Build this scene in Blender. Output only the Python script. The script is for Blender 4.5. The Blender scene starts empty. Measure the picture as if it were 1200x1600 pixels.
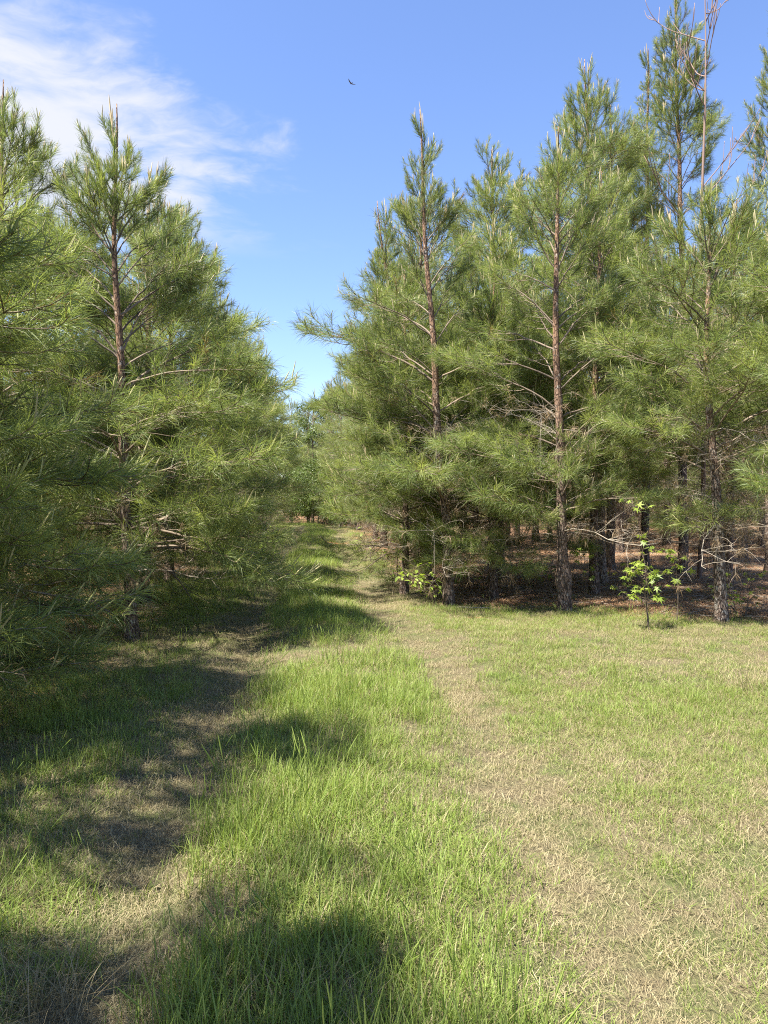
import bpy, math
import numpy as np
from mathutils import Matrix, Vector

R = math.radians
C = bpy.context.scene.collection
SC = bpy.context.scene

# ------------------------------------------------------------------ camera
EYE, F, HOR = 1.6, 1200.0, 780.0          # eye height, focal length and horizon row in photo pixels
cam_d = bpy.data.cameras.new('camera')
cam = bpy.data.objects.new('camera', cam_d)
C.objects.link(cam)
cam_d.sensor_fit = 'HORIZONTAL'
cam_d.sensor_width = 36
cam_d.lens = 36
cam_d.clip_start = 0.05
cam_d.clip_end = 3000
cam.location = (0, 0, EYE)
cam.rotation_euler = (R(90) - math.atan(20 / F), 0, 0)
SC.camera = cam

# ------------------------------------------------------------------ sun and sky
SUN_EL, SUN_AZ = 63.0, -122.0             # azimuth clockwise from +Y: left of the camera and behind it
sd = Vector((math.sin(R(SUN_AZ)) * math.cos(R(SUN_EL)), math.cos(R(SUN_AZ)) * math.cos(R(SUN_EL)), math.sin(R(SUN_EL))))
sun_d = bpy.data.lights.new('sun', 'SUN')
sun_d.energy = 5.0
sun_d.angle = R(0.53)
sun_d.color = (1.0, 0.945, 0.85)
sun = bpy.data.objects.new('sun', sun_d)
C.objects.link(sun)
sun.rotation_euler = sd.to_track_quat('Z', 'Y').to_euler()

SC.view_settings.view_transform = 'Standard'
SC.view_settings.look = 'None'
SC.view_settings.exposure = 1.8
SC.view_settings.gamma = 1
SC.view_settings.use_curve_mapping = False
SC.render.engine = 'CYCLES'
SC.cycles.max_bounces = 6
SC.cycles.diffuse_bounces = 4
SC.cycles.glossy_bounces = 2
SC.cycles.transmission_bounces = 4
SC.cycles.transparent_max_bounces = 4
SC.cycles.caustics_reflective = False
SC.cycles.caustics_refractive = False
SC.cycles.sample_clamp_indirect = 6.0
SC.cycles.pixel_filter_type = 'BLACKMAN_HARRIS'
SC.cycles.filter_width = 1.1
SC.cycles.use_denoising = False
SC.cycles.denoising_input_passes = 'RGB_ALBEDO_NORMAL'
SC.cycles.denoising_prefilter = 'ACCURATE'


class NT:
    """small helper to write node trees"""
    def __init__(self, tree):
        self.t = tree
        tree.nodes.clear()

    def n(self, typ, ins=None, **props):
        nd = self.t.nodes.new(typ)
        for k, v in props.items():
            setattr(nd, k, v)
        for k, v in (ins or {}).items():
            s = nd.inputs[k]
            if isinstance(v, bpy.types.NodeSocket):
                self.t.links.new(v, s)
            else:
                s.default_value = v
        return nd

    def math(self, op, a, b=0.0, clamp=False):
        return self.n('ShaderNodeMath', {0: a, 1: b}, operation=op, use_clamp=clamp).outputs[0]

    def sstep(self, v, a, b):
        return self.n('ShaderNodeMapRange', {0: v, 1: a, 2: b, 3: 0.0, 4: 1.0}, interpolation_type='SMOOTHSTEP').outputs[0]

    def mix(self, f, a, b, blend='MIX'):
        m = self.n('ShaderNodeMix', data_type='RGBA', blend_type=blend)
        for i, v in ((0, f), (6, a), (7, b)):
            if isinstance(v, bpy.types.NodeSocket):
                self.t.links.new(v, m.inputs[i])
            else:
                m.inputs[i].default_value = v if i == 0 else (*v, 1.0) if len(v) == 3 else v
        return m.outputs[2]


world = bpy.data.worlds.new('World')
SC.world = world
world.use_nodes = True
w = NT(world.node_tree)
sky = w.n('ShaderNodeTexSky', sky_type='NISHITA', sun_disc=False, sun_elevation=R(SUN_EL), sun_rotation=R(SUN_AZ),
          altitude=100.0, air_density=1.15, dust_density=0.35, ozone_density=2.2)
tc = w.n('ShaderNodeTexCoord')
sep = w.n('ShaderNodeSeparateXYZ', {0: tc.outputs['Generated']})
zc = w.math('MAXIMUM', sep.outputs[2], 0.06)
px_ = w.math('DIVIDE', sep.outputs[0], zc)
py_ = w.math('DIVIDE', sep.outputs[1], zc)
pv = w.n('ShaderNodeCombineXYZ', {0: px_, 1: py_, 2: 0.0}).outputs[0]
warp = w.n('ShaderNodeTexNoise', {'Vector': pv, 'Scale': 1.6, 'Detail': 4.0}).outputs['Color']
wv = w.n('ShaderNodeVectorMath', {0: warp, 1: (0.5, 0.5, 0.5)}, operation='SUBTRACT').outputs[0]
wv = w.n('ShaderNodeVectorMath', {0: wv, 3: 0.55}, operation='SCALE').outputs[0]
pw = w.n('ShaderNodeVectorMath', {0: pv, 1: wv}, operation='ADD').outputs[0]
st = w.n('ShaderNodeMapping', {'Vector': pw, 'Rotation': (0, 0, R(25)), 'Scale': (1.2, 1.55, 1.0), 'Location': (3.1, 0.4, 0)}).outputs[0]
fb = w.n('ShaderNodeTexNoise', {'Vector': st, 'Scale': 1.9, 'Detail': 12.0, 'Roughness': 0.6}).outputs['Fac']
# a bank of thin cloud over the left part of the sky: its edge runs through the view
edge = w.math('MULTIPLY', w.math('SUBTRACT', -0.52, px_), 0.66)
edge = w.math('SUBTRACT', edge, w.math('MULTIPLY', w.math('MAXIMUM', w.math('SUBTRACT', 2.05, py_), 0.0), 0.42))
edge = w.math('MINIMUM', w.math('MAXIMUM', edge, -0.75), 0.22)
cd = w.math('ADD', fb, edge)
cd = w.sstep(cd, 0.36, 0.70)
cd = w.math('MULTIPLY', cd, w.sstep(sep.outputs[2], 0.0, 0.12))
cd = w.math('MULTIPLY', cd, w.sstep(py_, 3.3, 2.4))
cd = w.math('MULTIPLY', cd, 0.95)
tint = w.mix(1.0, sky.outputs[0], (0.74, 0.78, 0.97), 'MULTIPLY')
col = w.mix(cd, tint, (3.3, 3.38, 3.65))
bg = w.n('ShaderNodeBackground', {0: col, 1: 0.08})
out = w.n('ShaderNodeOutputWorld', {0: bg.outputs[0]})


# ------------------------------------------------------------------ helpers
def col4(c):
    return (*c, 1.0)


def tag(o, label=None, category=None, group=None, kind=None):
    for k, v in (('label', label), ('category', category), ('group', group), ('kind', kind)):
        if v:
            o[k] = v
    return o


class Buf:
    """collects vertices, faces and a per-vertex tint into one mesh"""
    def __init__(self):
        self.v, self.q, self.t, self.a, self.n = [], [], [], [], 0

    def add(self, v, quads=None, tris=None, tint=0.5):
        v = np.asarray(v, float).reshape(-1, 3)
        self.v.append(v)
        if quads is not None and len(quads):
            self.q.append(np.asarray(quads, int).reshape(-1, 4) + self.n)
        if tris is not None and len(tris):
            self.t.append(np.asarray(tris, int).reshape(-1, 3) + self.n)
        self.a.append(np.broadcast_to(np.asarray(tint, float), (len(v),)))
        self.n += len(v)

    def arrays(self):
        v = np.concatenate(self.v) if self.v else np.zeros((0, 3))
        q = np.concatenate(self.q) if self.q else np.zeros((0, 4), int)
        t = np.concatenate(self.t) if self.t else np.zeros((0, 3), int)
        a = np.concatenate(self.a) if self.a else np.zeros(0)
        return v, q, t, a

    def mesh(self, name, mat, smooth=False):
        return mesh_from(name, *self.arrays(), mat, smooth)


def mesh_from(name, v, q, t, a, mat, smooth=False):
    me = bpy.data.meshes.new(name)
    nq, nt = len(q), len(t)
    me.vertices.add(len(v))
    me.vertices.foreach_set('co', v.astype(np.float32).ravel())
    me.loops.add(nq * 4 + nt * 3)
    me.loops.foreach_set('vertex_index', np.concatenate([q.ravel(), t.ravel()]).astype(np.int32))
    me.polygons.add(nq + nt)
    starts = np.concatenate([np.arange(nq) * 4, nq * 4 + np.arange(nt) * 3]).astype(np.int32)
    me.polygons.foreach_set('loop_start', starts)
    me.polygons.foreach_set('use_smooth', np.full(nq + nt, smooth, bool))
    at = me.attributes.new('tint', 'FLOAT', 'POINT')
    at.data.foreach_set('value', a.astype(np.float32))
    me.update(calc_edges=True)
    if mat:
        me.materials.append(mat)
    return me


def add_obj(name, data, parent=None, loc=(0, 0, 0), mat=None):
    o = bpy.data.objects.new(name, data)
    C.objects.link(o)
    if parent:
        o.parent = parent
    if mat is not None:
        o.matrix_local = mat
    else:
        o.location = loc
    return o


def unit(v):
    v = np.asarray(v, float)
    return v / np.maximum(np.linalg.norm(v, axis=-1, keepdims=True), 1e-9)


def tube(buf, pts, rad, sides=5, tint=0.5, rough=0.0, rng=None, cap=True):
    """a tapered tube along a polyline"""
    pts = np.asarray(pts, float)
    n = len(pts)
    rad = np.broadcast_to(np.asarray(rad, float), (n,))
    tan = unit(np.gradient(pts, axis=0))
    ref = np.array([0.0, 0.0, 1.0]) if abs(tan[:, 2]).mean() < 0.8 else np.array([1.0, 0.0, 0.0])
    a = unit(np.cross(tan, ref))
    b = np.cross(tan, a)
    ang = np.arange(sides) / sides * 2 * math.pi
    rr = rad[:, None] * np.ones(sides)
    if rough and rng is not None:
        rr = rr * (1 + rough * (rng.random((n, sides)) - 0.5))
    V = pts[:, None] + rr[..., None] * (a[:, None] * np.cos(ang)[:, None] + b[:, None] * np.sin(ang)[:, None])
    i = np.arange(n - 1)[:, None] * sides
    j = np.arange(sides)[None]
    k = (np.arange(sides)[None] + 1) % sides
    Q = np.stack([i + j, i + k, i + sides + k, i + sides + j], -1).reshape(-1, 4)
    V = V.reshape(-1, 3)
    T = None
    if cap:
        V = np.vstack([V, pts[-1:]])
        top = (n - 1) * sides
        T = np.stack([top + np.arange(sides), top + (np.arange(sides) + 1) % sides, np.full(sides, n * sides)], -1)
    tt = np.asarray(tint, float)
    if tt.ndim == 1:
        tt = np.repeat(tt, sides)
        if cap:
            tt = np.append(tt, tt[-1])
    buf.add(V, Q, T, tt)


def vnoise(x, y, seed=0):
    """smooth pseudo-random field, about -1..1"""
    r = np.random.default_rng(seed)
    s = 0
    for k in range(7):
        a, f = r.uniform(0, 2 * math.pi), r.uniform(0.5, 1.6)
        s = s + np.sin((x * math.cos(a) + y * math.sin(a)) * f + r.uniform(0, 6.28) + 0.9 * np.sin(y * f * 0.7 + k) * math.cos(a * 3))
    return s / 3.2


# ------------------------------------------------------------------ lie of the land
_D = np.array([-60, 0, 2.87, 5.2, 8, 16, 24, 38, 45, 50, 62, 120.])
_XL = np.array([-0.6, -0.8, -0.96, -1.17, -1.47, -2.4, -3.1, -4.0, -5.2, -7.6, -14, -30.])
_XR = np.array([1.1, 1.0, 0.86, 0.72, 0.38, -0.6, -1.35, -2.25, -3.5, -5.8, -12, -28.])


def rut_l(y):
    return np.interp(y, _D, _XL) + 0.06 * np.sin(y * 1.1)


def rut_r(y):
    return np.interp(y, _D, _XR) + 0.06 * np.sin(y * 0.9 + 1)


def right_line(x, y):
    """signed metres inside the right-hand stand"""
    y0 = 11.75 - (x - 1.0) * 0.52
    a = y - y0
    b = x - (rut_r(y) + 1.15)
    return np.minimum(a, b) + 0.25 * vnoise(x * 1.7, y * 1.7, 5)


def left_line(x, y):
    return (rut_l(y) - 1.35 - x) + 0.35 * vnoise(x * 1.3, y * 1.3, 6)


def height(x, y):
    xl, xr = rut_l(y), rut_r(y)
    wl = np.exp(-((x - xl) / 0.26) ** 2)
    wr = np.exp(-((x - xr) / 0.28) ** 2)
    mid = np.exp(-((x - (xl + xr) / 2) / 0.5) ** 2)
    z = -0.07 * wl - 0.05 * wr + 0.05 * mid
    z = z + 0.035 * vnoise(x * 0.55, y * 0.55, 1) + 0.014 * vnoise(x * 2.3, y * 2.3, 2)
    ri = np.clip(right_line(x, y), 0, 12)
    z = z + 0.012 * ri + 0.05 * np.clip(ri, 0, 1) * vnoise(x * 1.4, y * 1.4, 3)
    li = np.clip(left_line(x, y), 0, 10)
    z = z + 0.008 * li
    return z


def hz(x, y):
    return float(height(np.array(float(x)), np.array(float(y))))


def ground_at(px, py):
    """photo pixel of a point on flat ground -> x, y"""
    d = EYE * F / (py - HOR)
    return (px - 600) / F * d, d


# ------------------------------------------------------------------ materials
def new_mat(name):
    m = bpy.data.materials.new(name)
    m.use_nodes = True
    return m, NT(m.node_tree)


def foliage_mat(name, stops, transl=0.3, rough=0.5, rand=0.25, spec=0.35, vscale=1.0):
    """colour from the per-vertex tint, with a small shift per object"""
    m, t = new_mat(name)
    at = t.n('ShaderNodeAttribute', attribute_name='tint').outputs['Fac']
    oi = t.n('ShaderNodeObjectInfo').outputs['Random']
    f = t.math('ADD', at, t.math('MULTIPLY', t.math('SUBTRACT', oi, 0.5), rand), True)
    r = t.n('ShaderNodeValToRGB', {0: f})
    els = r.color_ramp.elements
    els[0].position, els[0].color = stops[0][0], col4(stops[0][1])
    els[1].position, els[1].color = stops[-1][0], col4(stops[-1][1])
    for p, c in stops[1:-1]:
        e = els.new(p)
        e.color = col4(c)
    p = t.n('ShaderNodeBsdfPrincipled', {'Base Color': r.outputs[0], 'Roughness': rough, 'Specular IOR Level': spec})
    sh = p.outputs[0]
    if transl:
        tcol = t.mix(1.0, r.outputs[0], (1.2, 1.2, 0.7), 'MULTIPLY')
        tr = t.n('ShaderNodeBsdfTranslucent', {0: tcol})
        sh = t.n('ShaderNodeMixShader', {0: transl, 1: sh, 2: tr.outputs[0]}).outputs[0]
    t.n('ShaderNodeOutputMaterial', {0: sh})
    return m


M_needle = foliage_mat('pine_needle', [(0, (0.16, 0.105, 0.04)), (0.06, (0.10, 0.085, 0.03)), (0.12, (0.065, 0.10, 0.042)),
                                       (0.55, (0.218, 0.276, 0.086)), (1, (0.36, 0.40, 0.125))], 0.44, 0.42, 0.25, 0.35)
M_dead = foliage_mat('dead_needle', [(0, (0.17, 0.115, 0.06)), (1, (0.33, 0.24, 0.14))], 0.15, 0.6, 0.3)
M_candle = foliage_mat('pine_candle', [(0, (0.30, 0.31, 0.12)), (0.5, (0.42, 0.37, 0.19)), (1, (0.55, 0.44, 0.28))], 0.1, 0.6, 0.5)
M_twig = foliage_mat('twig_bark', [(0, (0.09, 0.065, 0.045)), (1, (0.25, 0.195, 0.14))], 0, 0.8, 0.4)
M_deadwood = foliage_mat('dead_wood', [(0, (0.15, 0.125, 0.095)), (1, (0.34, 0.29, 0.225))], 0, 0.85, 0.4)
M_snag = foliage_mat('snag_wood', [(0, (0.15, 0.095, 0.075)), (1, (0.25, 0.17, 0.135))], 0, 0.8, 0.2)
M_grass = foliage_mat('grass_blade', [(0, (0.36, 0.30, 0.165)), (0.22, (0.27, 0.26, 0.10)), (0.4, (0.155, 0.21, 0.045)),
                                      (0.75, (0.225, 0.31, 0.06)), (1, (0.30, 0.365, 0.095))], 0.4, 0.5, 0.3, 0.3)
M_straw = foliage_mat('dry_grass', [(0, (0.18, 0.14, 0.075)), (0.5, (0.30, 0.25, 0.14)), (1, (0.43, 0.37, 0.215))], 0.2, 0.6, 0.3, 0.25)
M_litter = foliage_mat('pine_litter', [(0, (0.18, 0.09, 0.045)), (0.5, (0.36, 0.205, 0.115)), (1, (0.50, 0.34, 0.2))], 0.05, 0.65, 0.3)
M_leaf = foliage_mat('broad_leaf', [(0, (0.11, 0.17, 0.03)), (0.5, (0.24, 0.32, 0.055)), (1, (0.36, 0.42, 0.10))], 0.45, 0.4, 0.7)
M_leaf_far = foliage_mat('woodland_leaf', [(0, (0.07, 0.11, 0.03)), (1, (0.17, 0.22, 0.065))], 0.35, 0.5, 0.3)


def bark_mat(name, lichen):
    m, t = new_mat(name)
    tcn = t.n('ShaderNodeTexCoord').outputs['Object']
    at = t.n('ShaderNodeAttribute', attribute_name='tint').outputs['Fac']     # height up the stem, 0..1
    st_ = t.n('ShaderNodeMapping', {'Vector': tcn, 'Scale': (1, 1, 0.33)}).outputs[0]
    nz = t.n('ShaderNodeTexNoise', {'Vector': st_, 'Scale': 22.0, 'Detail': 5.0, 'Roughness': 0.6})
    wv_ = t.n('ShaderNodeVectorMath', {0: nz.outputs['Color'], 3: 0.05}, operation='SCALE').outputs[0]
    sv = t.n('ShaderNodeVectorMath', {0: st_, 1: wv_}, operation='ADD').outputs[0]
    vo = t.n('ShaderNodeTexVoronoi', {'Vector': sv, 'Scale': 38.0}, feature='DISTANCE_TO_EDGE')
    vc = t.n('ShaderNodeTexVoronoi', {'Vector': sv, 'Scale': 38.0}, feature='F1')
    fis = t.sstep(vo.outputs['Distance'], 0.0, 0.14)
    low = t.mix(vc.outputs['Color'], (0.13, 0.085, 0.06), (0.27, 0.2, 0.155))
    up = t.mix(nz.outputs['Fac'], (0.19, 0.105, 0.065), (0.36, 0.225, 0.14))
    base = t.mix(t.sstep(at, 0.22, 0.6), low, up)
    if lichen:
        ln = t.n('ShaderNodeTexNoise', {'Vector': tcn, 'Scale': 14.0, 'Detail': 6.0, 'Roughness': 0.7}).outputs['Fac']
        base = t.mix(t.math('MULTIPLY', t.sstep(ln, 0.56 - 0.12 * lichen, 0.68), 0.85), base, (0.46, 0.43, 0.37))
    base = t.mix(fis, t.mix(t.sstep(at, 0.15, 0.55), (0.055, 0.038, 0.03), (0.10, 0.06, 0.04)), base)
    hgt = t.math('ADD', t.math('MULTIPLY', fis, 0.7), t.math('MULTIPLY', nz.outputs['Fac'], 0.5))
    bp = t.n('ShaderNodeBump', {'Strength': 0.9, 'Distance': 0.02, 'Height': hgt})
    p = t.n('ShaderNodeBsdfPrincipled', {'Base Color': base, 'Roughness': 0.85, 'Specular IOR Level': 0.2, 'Normal': bp.outputs[0]})
    t.n('ShaderNodeOutputMaterial', {0: p.outputs[0]})
    return m


M_bark = bark_mat('pine_bark', 0.25)
M_bark_lichen = bark_mat('lichened_pine_bark', 1.0)


def ground_mat():
    m, t = new_mat('forest_ground')
    tcn = t.n('ShaderNodeTexCoord').outputs['Object']
    at = lambda nm: t.n('ShaderNodeAttribute', attribute_name=nm).outputs['Fac']
    n1 = t.n('ShaderNodeTexNoise', {'Vector': tcn, 'Scale': 2.2, 'Detail': 8.0, 'Roughness': 0.65}).outputs['Fac']
    n2 = t.n('ShaderNodeTexNoise', {'Vector': tcn, 'Scale': 30.0, 'Detail': 6.0, 'Roughness': 0.7}).outputs['Fac']
    # matted fibres: thin stretched noise in two directions
    f1 = t.n('ShaderNodeTexNoise', {'Vector': t.n('ShaderNodeMapping', {'Vector': tcn, 'Rotation': (0, 0, R(35)), 'Scale': (160, 14, 1)}).outputs[0], 'Scale': 1.0, 'Detail': 3.0, 'Distortion': 1.2}).outputs['Fac']
    f2 = t.n('ShaderNodeTexNoise', {'Vector': t.n('ShaderNodeMapping', {'Vector': tcn, 'Rotation': (0, 0, R(-50)), 'Scale': (150, 12, 1)}).outputs[0], 'Scale': 1.0, 'Detail': 3.0, 'Distortion': 1.2}).outputs['Fac']
    fib = t.sstep(t.math('MAXIMUM', f1, f2), 0.48, 0.72)
    thatch = t.mix(fib, (0.12, 0.095, 0.055), (0.36, 0.31, 0.18))
    thatch = t.mix(t.sstep(n1, 0.4, 0.65), thatch, t.mix(fib, (0.08, 0.09, 0.035), (0.22, 0.26, 0.085)))
    litter = t.mix(fib, (0.14, 0.075, 0.042), (0.42, 0.26, 0.155))
    litter = t.mix(t.sstep(n1, 0.45, 0.75), litter, t.mix(fib, (0.10, 0.065, 0.04), (0.28, 0.2, 0.13)))
    soil = t.mix(n2, (0.30, 0.135, 0.06), (0.46, 0.235, 0.12))
    c = t.mix(at('litter'), thatch, litter)
    c = t.mix(t.sstep(t.math('ADD', at('soil'), t.math('MULTIPLY', t.math('SUBTRACT', n2, 0.5), 0.7)), 0.35, 0.6), c, soil)
    hgt = t.math('ADD', fib, t.math('MULTIPLY', n2, 0.8))
    bp = t.n('ShaderNodeBump', {'Strength': 0.8, 'Distance': 0.015, 'Height': hgt})
    p = t.n('ShaderNodeBsdfPrincipled', {'Base Color': c, 'Roughness': 0.9, 'Specular IOR Level': 0.15, 'Normal': bp.outputs[0]})
    t.n('ShaderNodeOutputMaterial', {0: p.outputs[0]})
    return m


# ------------------------------------------------------------------ ground sheet
SOIL = [(*ground_at(562, 1388), 0.09, 0.07), (*ground_at(745, 966), 0.22, 0.12),
        (*ground_at(525, 848), 0.7, 1.2), ]


def soil_w(x, y):
    s = 0 * x
    for (a, b, rx, ry) in SOIL:
        s = np.maximum(s, 0.72 * np.exp(-((x - a) / rx) ** 2 - ((y - b) / ry) ** 2))
    return s


gx = np.concatenate([[-700, -300, -120, -60, -40, -30, -24], np.arange(-20, -6, 0.5), np.arange(-6, 7, 0.085), np.arange(7, 22, 0.5), [24, 30, 40, 60, 120, 300, 700]])
gy = np.concatenate([[-300, -100, -40, -20, -10, -5], np.arange(-3, 1.5, 0.3), np.arange(1.5, 16, 0.09), np.arange(16, 30, 0.25), np.arange(30, 75, 0.7), [80, 95, 130, 200, 400, 900]])
GX, GY = np.meshgrid(gx, gy)
GZ = height(GX, GY)
far = np.clip((np.hypot(GX, GY) - 70) / 60, 0, 1)
GZ = GZ * (1 - far)
nx, ny = len(gx), len(gy)
ii = (np.arange(ny - 1)[:, None] * nx + np.arange(nx - 1)[None]).ravel()
gq = np.stack([ii, ii + 1, ii + nx + 1, ii + nx], -1)
gv = np.stack([GX, GY, GZ], -1).reshape(-1, 3)
gme = mesh_from('ground', gv, gq, np.zeros((0, 3), int), np.zeros(len(gv)), ground_mat(), True)
fx, fy = gv[:, 0], gv[:, 1]
lit = np.clip(np.maximum(right_line(fx, fy) * 1.6 + 0.35 + 0.45 * vnoise(fx * 4, fy * 4, 41), (left_line(fx, fy) - 0.3) * 0.9), 0, 1)
for nm, arr in (('litter', lit), ('soil', soil_w(fx, fy))):
    a_ = gme.attributes.new(nm, 'FLOAT', 'POINT')
    a_.data.foreach_set('value', arr.astype(np.float32))
tag(add_obj('ground', gme), kind='structure')


# ------------------------------------------------------------------ pine branches (built once, shared)
def needles_on(buf, pts, s0, n, rng, ln=0.17, width=0.003, tint=0.5, simple=False, spread=(28, 62), droop=0.35):
    """bottle-brush of needles round the outer part of a shoot"""
    pts = np.asarray(pts, float)
    seg = np.linalg.norm(np.diff(pts, axis=0), axis=1)
    cum = np.concatenate([[0], np.cumsum(seg)])
    s = (s0 + (1 - s0) * rng.random(n) ** 0.8) * cum[-1]
    p = np.stack([np.interp(s, cum, pts[:, k]) for k in range(3)], -1)
    tanv = unit(np.gradient(pts, axis=0))
    tg = unit(np.stack([np.interp(s, cum, tanv[:, k]) for k in range(3)], -1))
    q = unit(rng.normal(size=(n, 3)))
    side = unit(q - (q * tg).sum(1, keepdims=True) * tg)
    f = s / cum[-1]
    tip = np.clip((f - 0.8) / 0.2, 0, 1)
    ang = np.radians(rng.uniform(spread[0], spread[1], n)) * (1 - 0.45 * tip)
    d = tg * np.cos(ang)[:, None] + side * np.sin(ang)[:, None]
    L = ln * rng.uniform(0.7, 1.15, n)[:, None]
    wv = unit(np.cross(d, rng.normal(size=(n, 3)))) * width * 0.5
    d2 = unit(d + np.array([0, 0, -1.0]) * (droop * rng.uniform(0.3, 1.4, n))[:, None])
    tt = np.clip(tint + rng.normal(0, 0.1, n), 0.1, 1)
    tt = np.where(rng.random(n) < 0.05 * (1.6 - f), rng.uniform(0, 0.06, n), tt)
    if simple:
        e = p + (d * 0.55 + d2 * 0.45) * L
        V = np.stack([p - wv, p + wv, e], 1).reshape(-1, 3)
        buf.add(V, None, np.arange(n * 3).reshape(-1, 3), np.repeat(tt, 3))
    else:
        m = p + d * L * 0.5
        e = m + d2 * L * 0.5
        V = np.stack([p - wv * 0.8, p + wv * 0.8, m + wv, m - wv, e], 1).reshape(-1, 3)
        k = np.arange(n)[:, None] * 5
        buf.add(V, k + np.array([[0, 1, 2, 3]]), k + np.array([[3, 2, 4]]), np.repeat(tt, 5))


def candle_at(buf, p, d, ln, rng, tint):
    d = unit(np.asarray(d) + np.array([0, 0, 1.3]) + rng.normal(0, 0.1, 3))
    bend = rng.normal(0, 0.012, 3)
    pts = [p + d * ln * k + bend * k * k for k in (0, 0.35, 0.8, 1.0)]
    tube(buf, pts, np.array([0.0045, 0.0056, 0.0046, 0.0018]) * (0.8 + ln * 2), 4, tint)


KINDS = {   # length, start pitch, mid pitch, tip pitch, bare share, candles
    'low': (2.0, 38, 12, 42, 0.30, 1.1),
    'mid': (1.45, 48, 34, 66, 0.24, 2.2),
    'top': (0.95, 54, 60, 80, 0.12, 3.4),
}


def gen_branch(seed, kind, lod=False):
    rng = np.random.default_rng(seed)
    L, e0, e1, e2, bare, nc = KINDS[kind]
    wood, ndl, cnd = Buf(), Buf(), Buf()
    base_t = 0.5

    def grow(p0, az, pit, pit_end, length, level):
        n = 12 if level == 0 else 6
        pts = [np.array(p0, float)]
        a, bow = az, rng.normal(0, 7 if level == 0 else 10)
        for k in range(n):
            t = (k + 0.5) / n
            if level == 0:
                pz = np.interp(t, [0, 0.45, 0.8, 1], [pit, pit_end, pit_end, e2]) + rng.normal(0, 5)
            else:
                pz = pit + (pit_end - pit) * t * t + rng.normal(0, 4)
            a += bow / n + rng.normal(0, 3)
            c = math.cos(R(pz))
            pts.append(pts[-1] + length / n * np.array([c * math.cos(R(a)), c * math.sin(R(a)), math.sin(R(pz))]))
        pts = np.array(pts)
        r0 = {0: 0.008 + 0.005 * L, 1: 0.0065, 2: 0.004}[level]
        tube(wood, pts, np.linspace(r0, 0.0035, len(pts)), 5 if level == 0 and not lod else 3, rng.uniform(0.2, 0.9))
        # foliage on the outer part
        fl = {0: 0.62, 1: 0.45, 2: 0.34}[level]
        s0 = max(bare if level == 0 else 0.12, 1 - fl / length)
        tint = np.clip(base_t + rng.normal(0, 0.17) + 0.1 * (level == 0), 0.12, 1)
        dens = (150 if kind != 'top' else 215) * (0.29 if lod else 1)
        cnt = int(dens * length * (1 - s0)) + 8
        needles_on(ndl, pts, s0, cnt, rng, 0.215 if kind != 'top' else 0.17, 0.0074 if lod else 0.0038, tint, lod,
                   (22, 60) if kind != 'top' else (16, 44), 0.42 if kind != 'top' else 0.12)
        end, dr = pts[-1], unit(pts[-1] - pts[-2])
        want = nc * (1.6 if level == 0 else 0.55)
        for _ in range(int(want) + (rng.random() < want % 1)):
            candle_at(cnd, end - dr * rng.uniform(0, 0.03), dr * 0.7 + rng.normal(0, 0.14, 3), rng.uniform(0.04, 0.2) * (1.25 if level == 0 else 0.8), rng,
                      np.clip({'low': 0.15, 'mid': 0.4, 'top': 0.75}[kind] + rng.normal(0, 0.15), 0, 1))
        # laterals
        if level < 2 and length > 0.42:
            s, flip = (max(bare, 0.3) if level == 0 else 0.4), rng.choice([-1, 1])
            while s < 0.93:
                i = s * n
                k = int(i)
                b = pts[k] + (pts[min(k + 1, n)] - pts[k]) * (i - k)
                rem = (1 - s) * length
                for sd_ in ((1, -1) if level == 0 else (flip,)):
                    if rng.random() < (0.93 if level == 0 else 0.85):
                        ll = (0.24 + 0.5 * rem if level == 0 else 0.17 + 0.4 * rem) * rng.uniform(0.75, 1.2)
                        grow(b, a + sd_ * rng.uniform(32, 62), rng.uniform(-8, 26) + (25 if kind == 'top' else 0), e2 * rng.uniform(0.5, 1.25), ll, level + 1)
                flip = -flip
                s += (0.235 if level == 0 else 0.15) / length * rng.uniform(0.75, 1.3)

    grow((0, 0, 0), 0, e0, e1, L, 0)
    return wood, ndl, cnd


def gen_leader(seed, lod=False):
    """the top metre of stem: needles right round it and a sheaf of candles"""
    rng = np.random.default_rng(seed)
    wood, ndl, cnd = Buf(), Buf(), Buf()
    pts = np.array([[0.012 * math.sin(k), 0.012 * math.cos(1.7 * k), 0.11 * k] for k in range(10)])
    tube(wood, pts, np.linspace(0.016, 0.006, 10), 5, 0.4)
    needles_on(ndl, pts, 0.0, 260 if not lod else 80, rng, 0.15, 0.0045 if not lod else 0.0085, 0.5, lod, (16, 40), 0.08)
    for z in (0.45, 0.8):
        for k in range(3):
            a = rng.uniform(0, 6.28)
            b = np.array([0.01, 0.01, z])
            q = np.array([b + np.array([math.cos(a) * 0.16 * s ** 0.8, math.sin(a) * 0.16 * s ** 0.8, 0.34 * s]) for s in np.linspace(0, 1, 5)])
            tube(wood, q, np.linspace(0.006, 0.003, 5), 3, 0.4)
            needles_on(ndl, q, 0.2, 80 if not lod else 26, rng, 0.14, 0.0045 if not lod else 0.0085, 0.5, lod, (16, 42), 0.08)
            for _ in range(2):
                candle_at(cnd, q[-1], rng.normal(0, 0.1, 3) + [0, 0, 1], rng.uniform(0.08, 0.18), rng, 0.8)
    for k in range(6):
        candle_at(cnd, pts[-1] - [0, 0, 0.02 * k], rng.normal(0, 0.09, 3) + [0, 0, 1], rng.uniform(0.12, 0.34) if k else 0.42, rng, 0.85)
    return wood, ndl, cnd


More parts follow.
